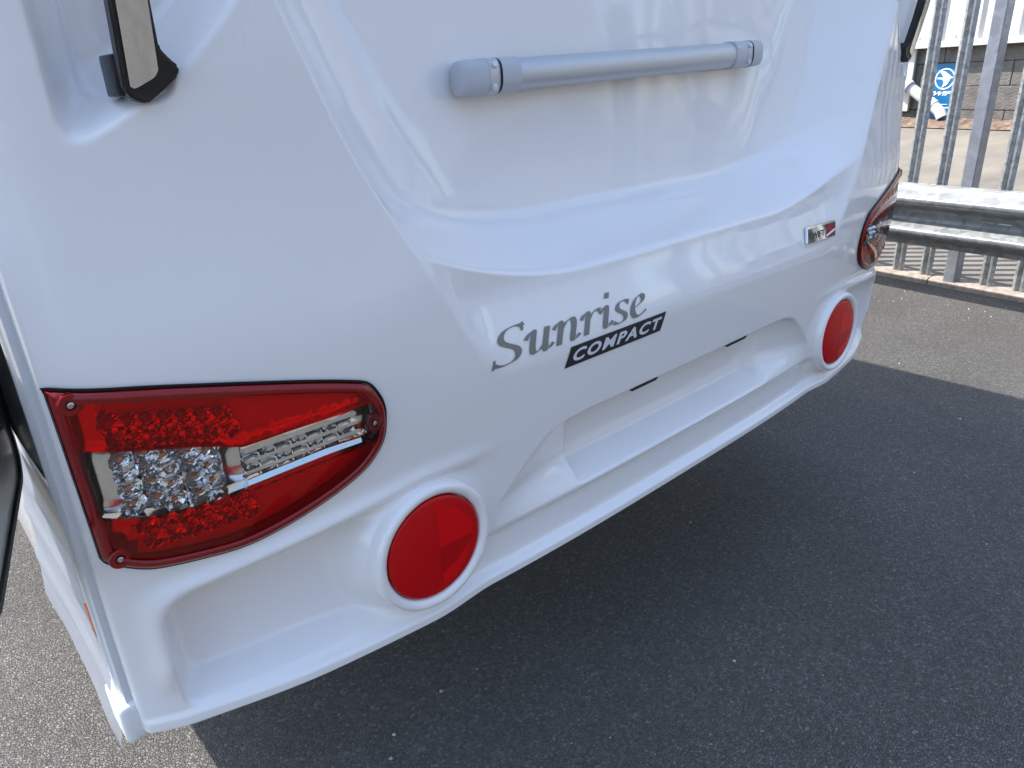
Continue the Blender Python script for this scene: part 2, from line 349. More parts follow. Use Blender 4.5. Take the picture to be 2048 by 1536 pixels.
# tail lamp outline (left lamp in the photograph), in (u, z)
OUT_PX = [(87,783),(137,786),(208,785),(292,780),(375,776),(500,771),(625,767),(708,767),(742,771),(762,790),(775,815),(779,846),(774,883),(754,921),(725,954),(667,1000),(583,1054),(500,1096),(417,1121),(333,1140),(292,1144),(250,1140),(218,1134),(203,1124)]
out0 = np.array([(abs(q[0]), q[2]) for q in (surf_pt(p, .010) for p in OUT_PX)])
def smooth_closed(pts, n, sharp=()):
    # Catmull-Rom through closed points, chord-length resampled
    P_ = np.array(pts); m = len(P_); o = []
    for i in range(m):
        p0, p1, p2, p3 = P_[(i-1) % m], P_[i], P_[(i+1) % m], P_[(i+2) % m]
        if i in sharp: p0 = p1-(p2-p1)
        if (i+1) % m in sharp: p3 = p2+(p2-p1)
        for t in np.linspace(0, 1, 12, endpoint=False):
            o.append(.5*((2*p1)+(-p0+p2)*t+(2*p0-5*p1+4*p2-p3)*t*t+(-p0+3*p1-3*p2+p3)*t**3))
    o = np.array(o); q = np.vstack([o, o[:1]]); s = np.r_[0, np.cumsum(np.linalg.norm(np.diff(q, axis=0), axis=1))]
    uu = np.linspace(0, s[-1], n, endpoint=False); return np.stack([np.interp(uu, s, q[:, i]) for i in (0, 1)], 1)
LAMP = smooth_closed(out0, 200, sharp=(0, len(OUT_PX)-1))
area = 0.5*np.sum(LAMP[:, 0]*np.roll(LAMP[:, 1], -1)-np.roll(LAMP[:, 0], -1)*LAMP[:, 1])
if area < 0: LAMP = LAMP[::-1]
def inset(poly, d, it=6):
    p = poly.copy()
    for _ in range(it):
        t = np.roll(p, -1, 0)-np.roll(p, 1, 0); t /= np.linalg.norm(t, axis=1)[:, None]+1e-9
        p = p+np.stack([-t[:, 1], t[:, 0]], 1)*(d/it)
        p = .25*np.roll(p, 1, 0)+.5*p+.25*np.roll(p, -1, 0) if d > .006 else p
    return p
def in_poly(u, z, poly):
    c = np.zeros(u.shape, bool); n = len(poly)
    for i in range(n):
        x1, y1 = poly[i]; x2, y2 = poly[(i+1) % n]
        if y1 == y2: continue
        k = ((y1 > z) != (y2 > z)) & (u < (x2-x1)*(z-y1)/(y2-y1)+x1); c ^= k
    return c
LAMP_IN = inset(LAMP, .004)

caravan = thing('caravan', 'white touring caravan parked beside the fence, seen at its moulded rear panel', 'caravan', (0, 0, 0))
ZB = .418
sp_ = np.unique(np.round(np.concatenate([np.linspace(0, .54, 175), np.linspace(.54, .66, 100), np.linspace(.66, 1.0, 150)]), 6)); sp_ = np.concatenate([-sp_[::-1][:-1], sp_])
zs = np.concatenate([np.linspace(ZB, .47, 34), np.linspace(.47, .68, 95)[1:], np.linspace(.68, 1.02, 170)[1:], np.linspace(1.02, 1.30, 96)[1:], np.linspace(1.30, 2.5, 90)[1:]])
S_, Z = np.meshgrid(sp_, zs)
ucm = .6+(np.interp(Z, UC_Z, UC_U)-.6)*sm(.66, .80, Z)
SA = np.abs(S_); U = np.where(SA < .6, SA/.6*ucm, ucm+(SA-.6)/.4*(1-ucm)); X = np.sign(S_)*U
Yp = panel(U, Z)
ins = in_poly(U, Z, LAMP_IN); Yp = np.where(ins, base(U, Z)+.050, Yp)
# roll the outer edge round and turn the bottom edge under
def add_cols(X, Y, Z):
    for sgn in (1, -1):
        for k, (dx, dy) in enumerate([(.003, .004), (.004, .010), (.004, .030)]):
            nx = X[:, -1:] if sgn > 0 else X[:, :1]; ny = (Y0r if sgn > 0 else Y0l)
            cx = np.full_like(nx, sgn*(1.0+dx)); cy = ny+dy
            if sgn > 0: X, Y, Z = np.hstack([X, cx]), np.hstack([Y, cy]), np.hstack([Z, Z[:, :1]])
            else: X, Y, Z = np.hstack([cx, X]), np.hstack([cy, Y]), np.hstack([Z[:, :1], Z])
    return X, Y, Z
Y0r = base(np.ones_like(Z[:, -1:]), Z[:, -1:]); Y0l = Y0r.copy()
X, Yp, Z = add_cols(X, Yp, Z)
r0 = (X[:1], Yp[:1], Z[:1])
for dy, dz in [(.004, -.004), (.012, -.006), (.075, -.006)]:
    X = np.vstack([r0[0], X]); Yp = np.vstack([r0[1]+dy, Yp]); Z = np.vstack([r0[2]+dz, Z])
rear = ob('rear_panel', grid_mesh(X, Yp, Z), M['paint'], caravan); rear['label'] = 'glossy white moulded rear panel'
EDGE = lambda z: float(base(np.array(1.0), np.array(z)))

# body behind the rear panel
def side_wall(sg):
    # outline along y with the roof curve, slightly flared skirt at the bottom
    zz = np.array([.362, .366, .39, .48, .58, .66, .72, 1.0, 1.6, 2.2, 2.42, 2.5]); xx = np.array([1.000, 1.015, 1.016, 1.011, 1.007, 1.005, 1.005, 1.005, 1.005, 1.005, .99, .95])
    yy = np.concatenate([np.linspace(.12, .9, 9), np.linspace(1.1, 5.6, 14)])
    Yg, Zg = np.meshgrid(yy, zz); Xg = np.repeat(xx[:, None], len(yy), 1)*sg
    # start follows the panel edge
    Zg[:, 0] = np.maximum(Zg[:, 0], .405)
    Yg[:, 0] = [EDGE(max(z, .42))+.02 for z in zz]
    return grid_mesh(Xg, Yg, Zg, flip=sg > 0)
for sg in (-1, 1): ob('side_wall', side_wall(sg), M['paint'], caravan)
rx = np.linspace(-1, 1, 21); ry = np.linspace(.1, 5.6, 12); RX, RY = np.meshgrid(rx, ry)
ob('roof', grid_mesh(RX*.97, RY, 2.5+.06*(1-RX**2)*(1-((RY-2.85)/2.75)**4*.6), flip=False), M['paint'], caravan)
FZ = np.linspace(.4, 2.5, 24); FXg, FZg = np.meshgrid(rx, FZ)
ob('front_panel', grid_mesh(FXg*1.0, 5.6+.35*(1-FXg**2*.4)*np.sin((FZg-.4)/2.1*math.pi)**.7, FZg, flip=True), M['paint'], caravan)
box('chassis_floor', M['under'], caravan, -.985, .985, .20, 5.55, .415, .47)
for sx in (-.55, .55): box('chassis_rail', M['under'], caravan, sx-.03, sx+.03, .30, 5.5, .30, .414)
for sg in (-1, 1):
    wme = lathe_mesh([(.10, -.09), (.20, -.09), (.29, -.085), (.315, -.05), (.32, 0), (.315, .05), (.29, .085), (.20, .09), (.195, .06), (.05, .05), (.001, .05)], 48)
    wo = ob('wheel', wme, M['tyre'], caravan); wo.rotation_euler = (0, 0, rad(90 if sg > 0 else -90)); wo.location = (sg*.88, 2.9, .32)
    rim = ob('wheel_rim', lathe_mesh([(.19, .061), (.18, .085), (.10, .075), (.05, .09), (.001, .092)], 32), M['alu'], wo)

# awning rails: three ridges running down the corner
for sg in (-1, 1):
    prof = np.array([(0, 0), (.010, -.002), (.012, .004), (.006, .008), (.006, .020), (.013, .023), (.014, .029), (.004, .033), (-.004, .034), (-.006, .0)])
    path = []
    for z in np.linspace(.440, 2.48, 40):
        path.append((np.array([sg*1.002, EDGE(z)+.018, z]), np.array([sg*1.0, 0, 0]), np.array([0, 1.0, 0])))
    ob('awning_rail', bm_mesh(sweep(path, prof), True, 30), M['rail'], caravan)
    # end cap of the rail
    cy = EDGE(.44)+.004
    cap = ob('rail_end_cap', bm_mesh(box_bm(sg*.990 if sg > 0 else -1.024, 1.024 if sg > 0 else -.990, cy+.006, cy+.075, .400, .462, .010, 3), True, 50), M['white_plastic'], caravan)

# ------------------------------------------------------------------ tail lamps
def lamp_uz(px, off=.012):
    q = surf_pt(px, off); return abs(q[0]), q[2]
def strip_from_polys(polys, offs):
    """closed loops (n,2) with y offsets towards the viewer -> mesh verts (left lamp, x = -u)"""
    V = []
    for pl, o in zip(polys, offs):
        b = base(pl[:, 0], pl[:, 1]); V.append(np.stack([-pl[:, 0], b-np.asarray(o)*np.ones(len(pl)), pl[:, 1]], -1))
    V = np.array(V); n = V.shape[1]; f = grid_faces(len(polys), n, True); return V.reshape(-1, 3), f
WU = np.array([lamp_uz(p) for p in [(123,900),(167,906),(292,902),(417,894),(487,895),(583,862),(667,835),(746,809),(779,800)]])
WL = np.array([lamp_uz(p) for p in [(173,1040),(250,1044),(333,1035),(417,1012),(479,987),(583,946),(667,912),(758,879),(785,868)]])
zu = lambda u: np.interp(u, WU[::-1, 0], WU[::-1, 1]); zl_ = lambda u: np.interp(u, WL[::-1, 0], WL[::-1, 1])
def make_lamp(mirror):
    sx = 1.0 if mirror else -1.0
    def fin(me):
        if mirror:
            n = len(me.vertices); co = np.zeros(n*3, np.float32); me.vertices.foreach_get('co', co); co = co.reshape(-1, 3); co[:, 0] *= -1; me.vertices.foreach_set('co', co.ravel()); me.flip_normals(); me.update()
        return me
    _t = np.roll(LAMP, -1, 0)-np.roll(LAMP, 1, 0); _t /= np.linalg.norm(_t, axis=1)[:, None]; _up = np.clip(-_t[:, 0], 0, 1)**.5*(LAMP[:, 1] > .76)
    p0, p1, p2, p3 = LAMP+np.stack([_t[:, 1], -_t[:, 0]], 1)*(.0003+.0026*_up)[:, None], inset(LAMP, .0005), inset(LAMP, .0025), inset(LAMP, .0125)
    p4 = inset(LAMP, .0135)
    # dark red border of the lamp body
    V, f = strip_from_polys([p1, p2, inset(LAMP, .007), p3, p4], [-.004, .0060, .0082, .0088, .0045])
    root = ob('tail_lamp', fin(mesh_from(V, f)), M['red_rim'], caravan)
    root['label'] = 'red and clear tail lamp with dark red border'
    V, f = strip_from_polys([p0, p1, p1], [.0035, .0040, -.004]); ob('lamp_seal_shade', fin(mesh_from(V, f)), M['seal'], root)  # black seal strip, widened along the top to paint the shadow gap
    # lens in three bands
    lp = inset(LAMP, .008); umax, umin = lp[:, 0].max(), lp[:, 0].min()
    tz = np.linspace(0, 1, 60); uu = umin+(umax-umin)*(1-np.cos(tz*math.pi))/2
    top, bot = [], []
    for u in uu:
        zz = []
        for i in range(len(lp)):
            a, b = lp[i], lp[(i+1) % len(lp)]
            if (a[0]-u)*(b[0]-u) <= 0 and a[0] != b[0]: zz.append(a[1]+(b[1]-a[1])*(u-a[0])/(b[0]-a[0]))
        if len(zz) < 2: zz = [lp[np.argmin(abs(lp[:, 0]-u)), 1]]*2
        top.append(max(zz)); bot.append(min(zz))
    top, bot = np.array(top), np.array(bot); a_, b_ = np.clip(zu(uu), bot, top), np.clip(zl_(uu), bot, top)
    cz, hz = (top+bot)/2, np.maximum(.012, (top-bot)/2)
    def band(z0, z1, name, m):
        k = np.linspace(0, 1, 12)[:, None]; Zb = z0[None]*(1-k)+z1[None]*k; Ub = np.repeat(uu[None], 12, 0)
        dome = .007*np.clip(1-((Zb-cz)/hz)**2, 0, 1)
        Yb = base(Ub, Zb)-.005-dome
        return ob(name, fin(grid_mesh(-Ub, Yb, Zb, flip=True)), m, root)
    band(bot, b_, 'red_lens', M['lens_red']); band(b_, a_, 'clear_lens', M['lens_clear']); band(a_, top, 'red_lens', M['lens_red'])
    # bright-plated inner shell with a step between the bands
    k = np.linspace(0, 1, 22)[:, None]; Zb = bot[None]*(1-k)+top[None]*k; Ub = np.repeat(uu[None], 22, 0)
    dz = np.minimum(abs(Zb-a_[None]), abs(Zb-b_[None]))
    Yb = base(Ub, Zb)+.017-.004*np.exp(-(dz/.0035)**2)-.008*np.exp(-((Ub-.862)/.005)**2)*((Zb > b_[None]) & (Zb < a_[None])) - .006*sm(.945, .985, Ub)
    ob('inner_shell', fin(grid_mesh(-Ub, Yb, Zb, flip=True)), M['chrome_wavy'], root)
    kk = np.linspace(.08, 1, 8)[:, None]
    for z0, z1 in ((a_-.002, top-.002), (bot+.002, b_-.020)):
        Zr = z0[None]*(1-kk)+z1[None]*kk; Ur = np.repeat(uu[None], 8, 0); ok = np.maximum(z1-z0, .0002)
        Zr = z0[None]+ok[None]*kk
        ob('red_reflector_tray', fin(grid_mesh(-Ur, base(Ur, Zr)+.0155-.003*np.sin(Ur*420+Zr*160)*.5, Zr, flip=True)), M['red_inner'], root)
    for zz_, nm in ((b_, 'lamp_floor'), (a_, 'lamp_ceiling')):
        ok_ = uu > umin+.012; k3 = np.array([-.0045, .004, .010, .0165])[:, None]; un_ = uu[ok_]; Un = np.repeat(un_[None], 4, 0); Zn = np.repeat(zz_[ok_][None], 4, 0)
        ob(nm, fin(grid_mesh(-Un, base(Un, Zn)+k3, Zn+(.0008 if nm == 'lamp_floor' else -.0008), flip=False)), M['chrome_wavy'], root)
    # lamp bowls
    cup = [(.0135, .0), (.0118, -.003), (.0095, -.0055), (.0070, -.008), (.0045, -.0095), (.0022, -.010)]
    cupm = lathe_mesh(cup, 12, cap=True, smooth=False); chipm = bm_mesh(box_bm(-.0026, .0026, -.002, .003, -.0026, .0026, .0006, 1))
    def bowls(px, nm, mm, chip_mat, s=1.0):
        me = cupm.copy(); me.materials.append(mm); ch = chipm.copy(); ch.materials.append(chip_mat)
        for p in px:
            u, z = lamp_uz(p, .0); y = float(base(np.array(u), np.array(z)))
            o_ = ob(nm, me, None, root); o_.location = (sx*u, y+.003, z); o_.scale = (s, 1, s); o_.rotation_euler = (rad(random.uniform(-8, 8)), random.uniform(0, 6), rad(random.uniform(-8, 8)))
            c_ = ob('light_chip', ch, None, root); c_.location = (sx*u, y+.0095, z); c_.scale = (s, 1, s)
    am = []
    for r_ in range(4):
        for c_ in range(5):
            x = 245+c_*42+r_*9+(8 if c_ % 2 else 0); y = 918+r_*31-c_*4-(10 if c_ % 2 else 0)+(6 if r_ == 0 else 0)
            if x < 452: am.append((x, y))
    bowls(am, 'lamp_bowl', M['bowl'], M['amber'])
    rd = [(222+c_*37+(16 if r_ else 0), 852+r_*26-c_*3.2) for r_ in range(2) for c_ in range(7)]
    rd += [(298+c_*37+(17 if r_ else 0), 1052+r_*27-c_*(10+2*r_)) for r_ in range(2) for c_ in range(6)]
    bowls(rd, 'stop_bowl', M['bowl_red'], M['badge_red'], .95)
    # reversing-lamp grid: rows of facetted cells
    quad = [np.array(lamp_uz(p, 0)) for p in [(492, 905), (712, 828), (722, 878), (500, 968)]]
    def bil(a, b): return (quad[0]*(1-a)+quad[1]*a)*(1-b)+(quad[3]*(1-a)+quad[2]*a)*b
    bmc = bmesh.new()
    for r_ in range(3):
        for c_ in range(7):
            a0, a1 = c_/7, (c_+.9)/7; b0, b1 = r_/3+.03, (r_+.86)/3
            am_ = a0+(a1-a0)*(.35 if (c_+r_) % 2 else .65)
            pts = []
            for a, d in ((a0, .0125), (am_, .003 if (c_+r_) % 2 else .0145), (a1, .0125)):
                for b in (b0, (b0+b1)/2, b1):
                    q = bil(a, b); dd = d+(.004 if b not in (b0, b1) else 0)
                    pts.append(bmc.verts.new((-q[0], float(base(np.array(q[0]), np.array(q[1])))+dd, q[1])))
            for i in range(2):
                for j in range(2): bmc.faces.new((pts[i*3+j], pts[i*3+j+1], pts[(i+1)*3+j+1], pts[(i+1)*3+j]))
    o_ = ob('reversing_reflector', fin(bm_mesh(bmc)), M['bowl'], root)
    for b in (.0, .335, .665, .985):
        q0, q1 = bil(-.01, b), bil(1.01, b); y0, y1 = [float(base(np.array(q[0]), np.array(q[1])))+.002 for q in (q0, q1)]
        d = np.array([-(q1[0]-q0[0]), y1-y0, q1[1]-q0[1]]); nrm = np.cross(d, [0, 1, 0]); nrm /= np.linalg.norm(nrm)
        hw = .0022 if b < .9 else .0042
        ob('lamp_rib', fin(bm_mesh(sweep([(np.array([-q0[0], y0, q0[1]]), nrm, np.array([0, 1., 0])), (np.array([-q1[0], y1, q1[1]]), nrm, np.array([0, 1., 0]))], [(-hw, 0), (hw, 0), (hw*.6, .012), (-hw*.6, .012)]))), M['chrome'], root)
    # screws in raised bosses
    bos = lathe_mesh([(.0115, -.006), (.0115, .0008), (.0105, .0016), (.0055, .0014), (.0050, -.001)], 28); scw = lathe_mesh([(.0034, -.002), (.0032, .0012), (.0022, .0018), (.0013, .0018), (.0012, .0005)], 16)
    bos.materials.append(M['red_rim']); scw.materials.append(M['steel'])
    for p in [(141, 811), (750, 846), (241, 1119)]:
        u, z = lamp_uz(p, .01); y = float(base(np.array(u), np.array(z)))-.0085
        a = ob('screw_boss', bos, None, root); a.location = (sx*u, y, z); b = ob('screw', scw, None, root); b.location = (sx*u, y-.0015, z)
    return root
make_lamp(False); make_lamp(True)

# ------------------------------------------------------------------ round reflectors
def make_reflector(sg):
    ring = ob('reflector_ring', lathe_mesh([(.0990, -.016), (.0985, -.002), (.0970, .0045), (.0945, .0078), (.0910, .0086), (.0865, .0076), (.0825, .0048), (.0805, .000), (.0800, -.006)], 96, cap=False, auto=80), M['paint'], caravan)
    ring.location = (sg*POD[0], -.001, POD[1])
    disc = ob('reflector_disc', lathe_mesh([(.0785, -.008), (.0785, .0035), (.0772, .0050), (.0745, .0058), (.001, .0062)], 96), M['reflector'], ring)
    for pts, mk, nm in (([(0.004, .066), (.040, .050), (.062, .018), (.066, -.004), (.006, -.003)], 'reflector_lit', 'reflector_facet'), ([(.006, -.006), (.066, -.008), (.030, -.036), (.006, -.044)], 'reflector_shaded', 'reflector_facet'), ([(.006, -.047), (.032, -.038), (.060, -.018), (.050, -.042), (.028, -.062), (.006, -.068)], 'reflector_lit', 'reflector_facet')):  # flat facets, their light and shade painted in two reds
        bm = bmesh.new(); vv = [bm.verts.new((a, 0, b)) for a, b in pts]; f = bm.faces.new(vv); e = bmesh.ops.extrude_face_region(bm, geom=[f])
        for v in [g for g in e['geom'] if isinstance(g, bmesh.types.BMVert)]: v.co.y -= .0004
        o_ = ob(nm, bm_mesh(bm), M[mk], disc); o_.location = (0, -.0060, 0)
for sg in (-1, 1): make_reflector(sg)

# ------------------------------------------------------------------ grab bar on the upper panel
def make_bar():
    zc = 1.170; tilt = math.atan2(.022, .75)
    yb = float(panel(np.array(.2), np.array(1.17)))
    n = 28; A = np.linspace(0, 2*math.pi, n, endpoint=False)
    def prof(hz, hy, ex=.72): return np.stack([np.sign(np.cos(A))*np.abs(np.cos(A))**ex*hz, np.sign(np.sin(A))*np.abs(np.sin(A))**ex*hy], -1)
    yc = yb-.026
    def P_(x): return (np.array([x, yc, zc+math.tan(tilt)*x]), np.array([0, 0, 1.]), np.array([0, 1., 0]))
    bar = ob('grab_bar', bm_mesh(sweep([P_(-.30), P_(.325)], prof(.0228, .0205, .92)), True, 40), M['alu'], caravan)
    for sg in (-1, 1):
        q = lambda x: P_(sg*x)
        def seg(nm, xs_, hz, hy, m): 
            pa = [q(x) for x in xs_]; 
            bm = bmesh.new(); V = []
            for (o_, a, b), h1, h2 in zip(pa, hz, hy):
                V.append([bm.verts.new(o_+a*p[0]+b*p[1]) for p in prof(h1, h2)])
            for r1, r2 in zip(V[:-1], V[1:]):
                for i in range(n): bm.faces.new((r1[i], r1[(i+1) % n], r2[(i+1) % n], r2[i]))
            bm.faces.new(V[0]); bm.faces.new(V[-1][::-1])
            return ob(nm, bm_mesh(bm, True, 45), m, bar)
        seg('bar_collar', (.290, .3275), (.0250, .0250), (.0222, .0222), M['silver_paint'])
        seg('bar_gap', (.3270, .3295), (.0243, .0243), (.0215, .0215), M['seal'])
        seg('bar_bolt_plate', (.3290, .3520), (.0248, .0248), (.0190, .0190), M['alu'])
        seg('bar_gap', (.3512, .3532), (.0250, .0250), (.0205, .0205), M['seal'])
        seg('bar_end_cap', (.3525, .378, .391, .3965, .3985), (.0252, .0248, .0238, .0218, .0175), (.0215, .0205, .0182, .0150, .0100), M['silver_paint'])
        foot = box('bar_foot', M['silver_paint'], bar, min(sg*.31, sg*.385), max(sg*.31, sg*.385), yc, yb+.012, zc+math.tan(tilt)*sg*.35-.020, zc+math.tan(tilt)*sg*.35+.020, .006)
        for dz in (-.0135, .0135):
            o_, a, b = q(.3405); bt = ob('bar_bolt', lathe_mesh([(.0078, -.006), (.0078, .0004), (.0050, .0010), (.0049, .0046), (.0040, .0062), (.001, .0066)], 20), M['plate_white'], bar)
            bt.location = (o_[0], yc-.0150, o_[2]+dz*1.04); bt.rotation_euler = (rad(-22 if dz > 0 else 22), 0, 0)
make_bar()

# ------------------------------------------------------------------ lettering laid on the panel
def on_panel(pts2, off):
    u = np.array([p[0] for p in pts2]); z = np.array([p[1] for p in pts2]); y = panel(np.abs(u), z)-off
    return np.stack([u, y, z], -1)
def bez(p, n=14):
    """p: list of control points, chained cubic (3k+1)"""
    o = []
    for i in range(0, len(p)-1, 3):
        a, b, c, d = map(np.array, p[i:i+4])
        for t in np.linspace(0, 1, n, endpoint=False): o.append((1-t)**3*a+3*(1-t)**2*t*b+3*(1-t)*t*t*c+t**3*d)
    o.append(np.array(p[-1], float)); return np.array(o)
def stroke(path, nib, ang, thin=.045):
    """broad-nib stroke -> two edges"""
    t = np.gradient(path, axis=0); t /= np.linalg.norm(t, axis=1)[:, None]+1e-9; nr = np.stack([-t[:, 1], t[:, 0]], 1)
    v = np.array([math.cos(ang), math.sin(ang)]); wdt = np.maximum(np.abs(nr@v)*nib, thin)
    return path+nr*wdt[:, None]/2, path-nr*wdt[:, None]/2
# letters in units of the x-height, upright; slanted later
GL = {
 'S': (1.25, [([(1.12, 1.52), (1.05, 1.72), (.35, 1.78), (.28, 1.28), (.24, .92), (.98, .78), (.96, .38), (.94, -.06), (.30, -.08), (.06, .16)], .30, .15), ([(1.10, 1.74), (1.10, 1.66), (1.10, 1.5), (1.09, 1.34)], .10, 0), ([(.05, .42), (.05, .30), (.05, .14), (.03, -.04)], .10, 0)]),
 'u': (1.12, [([(.00, .70), (.08, .86), (.18, .98), (.30, .94), (.34, .90), (.26, .62), (.26, .30), (.26, .0), (.50, -.02), (.76, .36)], .30, .35), ([(.84, .98), (.80, .66), (.74, .30), (.78, .10), (.82, -.04), (.98, .08), (1.08, .24)], .30, .35)]),
 'n': (1.18, [([(.00, .72), (.08, .88), (.18, .98), (.28, .92), (.34, .84), (.24, .4), (.24, .0)], .30, .35), ([(.26, .50), (.40, .84), (.62, 1.02), (.78, .92), (.92, .80), (.78, .40), (.80, .16), (.82, -.04), (.98, .04), (1.10, .22)], .30, .35)]),
 'r': (.86, [([(.00, .72), (.08, .88), (.18, .98), (.28, .92), (.34, .84), (.24, .4), (.24, .0)], .30, .35), ([(.28, .52), (.40, .80), (.58, 1.06), (.84, .90)], .28, .45)]),
 'i': (.62, [([(.00, .72), (.08, .86), (.18, .98), (.28, .92), (.34, .84), (.22, .34), (.26, .14), (.30, -.04), (.46, .06), (.58, .24)], .30, .35), ([(.31, 1.30), (.32, 1.36), (.33, 1.46), (.34, 1.54)], .24, 0)]),
 's': (.80, [([(.70, .84), (.64, 1.02), (.22, 1.02), (.20, .74), (.18, .54), (.64, .44), (.60, .20), (.56, -.06), (.16, -.04), (.04, .12)], .24, .2), ([(.70, .94), (.70, .88), (.70, .82), (.69, .74)], .09, 0)]),
 'e': (.90, [([(.16, .46), (.46, .50), (.72, .66), (.66, .86), (.58, 1.06), (.16, .90), (.16, .42), (.16, -.06), (.54, -.08), (.82, .22)], .28, .4)]),
}
def script_word(word, x0, z0, h, slant, track, off_layers):
    quads_all = []
    pen = 0.0
    for ch in word:
        adv, strokes = GL[ch]
        for cps, nib, ang in strokes:
            p = bez(cps, 12)*([1, .86] if ch == 'S' else [1, 1]); a, b = stroke(p, nib*.84, ang)
            quads_all.append((a+[pen, 0], b+[pen, 0]))
        pen += adv+track
    V, F_ = [], []
    k = 0
    for gi, (a, b) in enumerate(quads_all):
        n = len(a); loop = []
        for e in (a, b):
            q = np.stack([x0+(e[:, 0]*1.56+e[:, 1]*slant)*h, z0+e[:, 1]*h], 1); loop.append(q)
        tw = on_panel(loop[0], off_layers+gi*.00003); bw = on_panel(loop[1], off_layers+gi*.00003)
        base_i = len(V); V += list(tw)+list(bw)
        F_ += [(base_i+i, base_i+i+1, base_i+n+i+1, base_i+n+i) for i in range(n-1)]
    return mesh_from(V, F_, False), pen
sw_h = .0335
_, plen = script_word('Sunrise', 0, .78, sw_h, .28, -.03, .001)
me_s, _ = script_word('Sunrise', -.497, .786, sw_h*(.340/(plen*sw_h)) if False else sw_h, .28, -.03, .0012)
ob('script_lettering', me_s, M['letter'], caravan)['label'] = 'grey italic lettering reading Sunrise'
def font_mesh(text, size, bold=0.0, spacing=1.0):
    c = bpy.data.curves.new('text', 'FONT'); c.body = text; c.size = size; c.offset = bold; c.space_character = spacing; c.resolution_u = 4
    t = bpy.data.objects.new('text', c); COL.objects.link(t); bpy.context.view_layer.update()
    me = bpy.data.meshes.new_from_object(t.evaluated_get(bpy.context.evaluated_depsgraph_get())); bpy.data.objects.remove(t)
    bm = bmesh.new(); bm.from_mesh(me); bmesh.ops.triangulate(bm, faces=bm.faces); bm.to_mesh(me); bm.free(); me.materials.clear()
    co = np.zeros(len(me.vertices)*3, np.float32); me.vertices.foreach_get('co', co); co = co.reshape(-1, 3); co[:, :2] -= co[:, :2].min(0); return me, co
# dark parallelogram with COMPACT
bx0, bx1, bz0, bz1, bsl = -.353, -.117, .7450, .7765, .45
pv = []
nn = 40
for j, (zz, o_) in enumerate([(bz0, .0012), ((bz0+bz1)/2, .0012), (bz1, .0012)]):
    for i in range(nn): pv.append((bx0+(bx1-bx0)*i/(nn-1)+(zz-bz0)*bsl, zz))
pv = on_panel(pv, .0013)
plate = ob('compact_plate', mesh_from(pv, grid_faces(3, nn).tolist()), M['plate_black'], caravan)
me_t, co = font_mesh('COMPACT', .028, .0005, 1.22)
sc_x = (bx1-bx0-.022)/co[:, 0].max(); sc_z = .0188/co[:, 1].max()
pts = np.stack([bx0+.012+co[:, 0]*sc_x+(co[:, 1]*sc_z+.006)*bsl, bz0+.0066+co[:, 1]*sc_z], 1)
tri = [tuple(p.vertices) for p in me_t.polygons]; VV, FF = [], []
for i, (dx, dz) in enumerate(((0, 0), (.0009, 0), (-.0009, 0), (0, .0005), (0, -.0005))):
    FF += [tuple(v+len(VV) for v in t) for t in tri]; VV += list(on_panel(pts+[dx, dz], .0019+i*.00004))
ob('plate_lettering', mesh_from(VV, FF, False), M['plate_white'], plate)['label'] = 'silver lettering reading COMPACT'

# chrome badge
def flat_poly(pts, off, thick=.0):
    q = on_panel(pts, off); bm = bmesh.new(); vv = [bm.verts.new(v) for v in q]; f = bm.faces.new(vv)
    if thick:
        e = bmesh.ops.extrude_face_region(bm, geom=[f])
        for v in [g for g in e['geom'] if isinstance(g, bmesh.types.BMVert)]: v.co.y -= thick
    return bm
gx0, gx1, gz0, gz1, gs = .388, .503, .806, .838, .25
def gp(a, b): return (gx0+(gx1-gx0)*a+(b-.5)*(gz1-gz0)*gs, gz0+(gz1-gz0)*b)
_by = [float(panel(np.array(gp(a_, b_)[0]), np.array(gp(a_, b_)[1]))) for a_, b_ in ((0, 0), (1, 0), (1, 1), (0, 1))]; _bmin = min(_by)
_gx = [(_by[1]+_by[2]-_by[0]-_by[3])/2, (_by[2]+_by[3]-_by[0]-_by[1])/2]
def badge_pts(ab, off):
    return np.array([(gp(a_, b_)[0], min(_by[0]+_gx[0]*a_+_gx[1]*b_, 9)-off, gp(a_, b_)[1]) for a_, b_ in ab])
def flat_poly(ab, off, thick=.0):
    q = badge_pts(ab, off); bm = bmesh.new(); vv = [bm.verts.new(v) for v in q]; f = bm.faces.new(vv)
    if thick:
        e = bmesh.ops.extrude_face_region(bm, geom=[f])
        for v in [g for g in e['geom'] if isinstance(g, bmesh.types.BMVert)]: v.co.y -= thick
    return bm
bm = flat_poly([(0, 0), (1, 0), (1, 1), (0, 1)], .0, .0065); bmesh.ops.bevel(bm, geom=bm.edges[:], offset=.0018, segments=2, affect='EDGES')
badge = ob('chrome_badge', bm_mesh(bm, True, 40), M['chrome'], caravan)
me_t, co = font_mesh('SWIFT', .02, .0006, 1.0)
pts = [(.09+.50*a, .24+.40*b) for a, b in zip(co[:, 0]/co[:, 0].max(), co[:, 1]/co[:, 1].max())]
me_t.vertices.foreach_set('co', badge_pts(pts, .0069).astype(np.float32).ravel()); me_t.update(); ob('badge_lettering', me_t, M['badge_dark'], badge)
for pl, mk, of in (([(.62, .1), (.96, .1), (.96, .9), (.70, .9)], 'badge_red', .0061), ([(.66, .12), (.96, .40), (.96, .54), (.64, .24)], 'sign_white', .0064), ([(.72, .1), (.96, .1), (.96, .30)], 'badge_dark', .0066), ([(.78, .9), (.96, .72), (.96, .9)], 'badge_dark', .0066)):
    ob('badge_flag', bm_mesh(flat_poly(pl, of+.0009)), M[mk], badge)

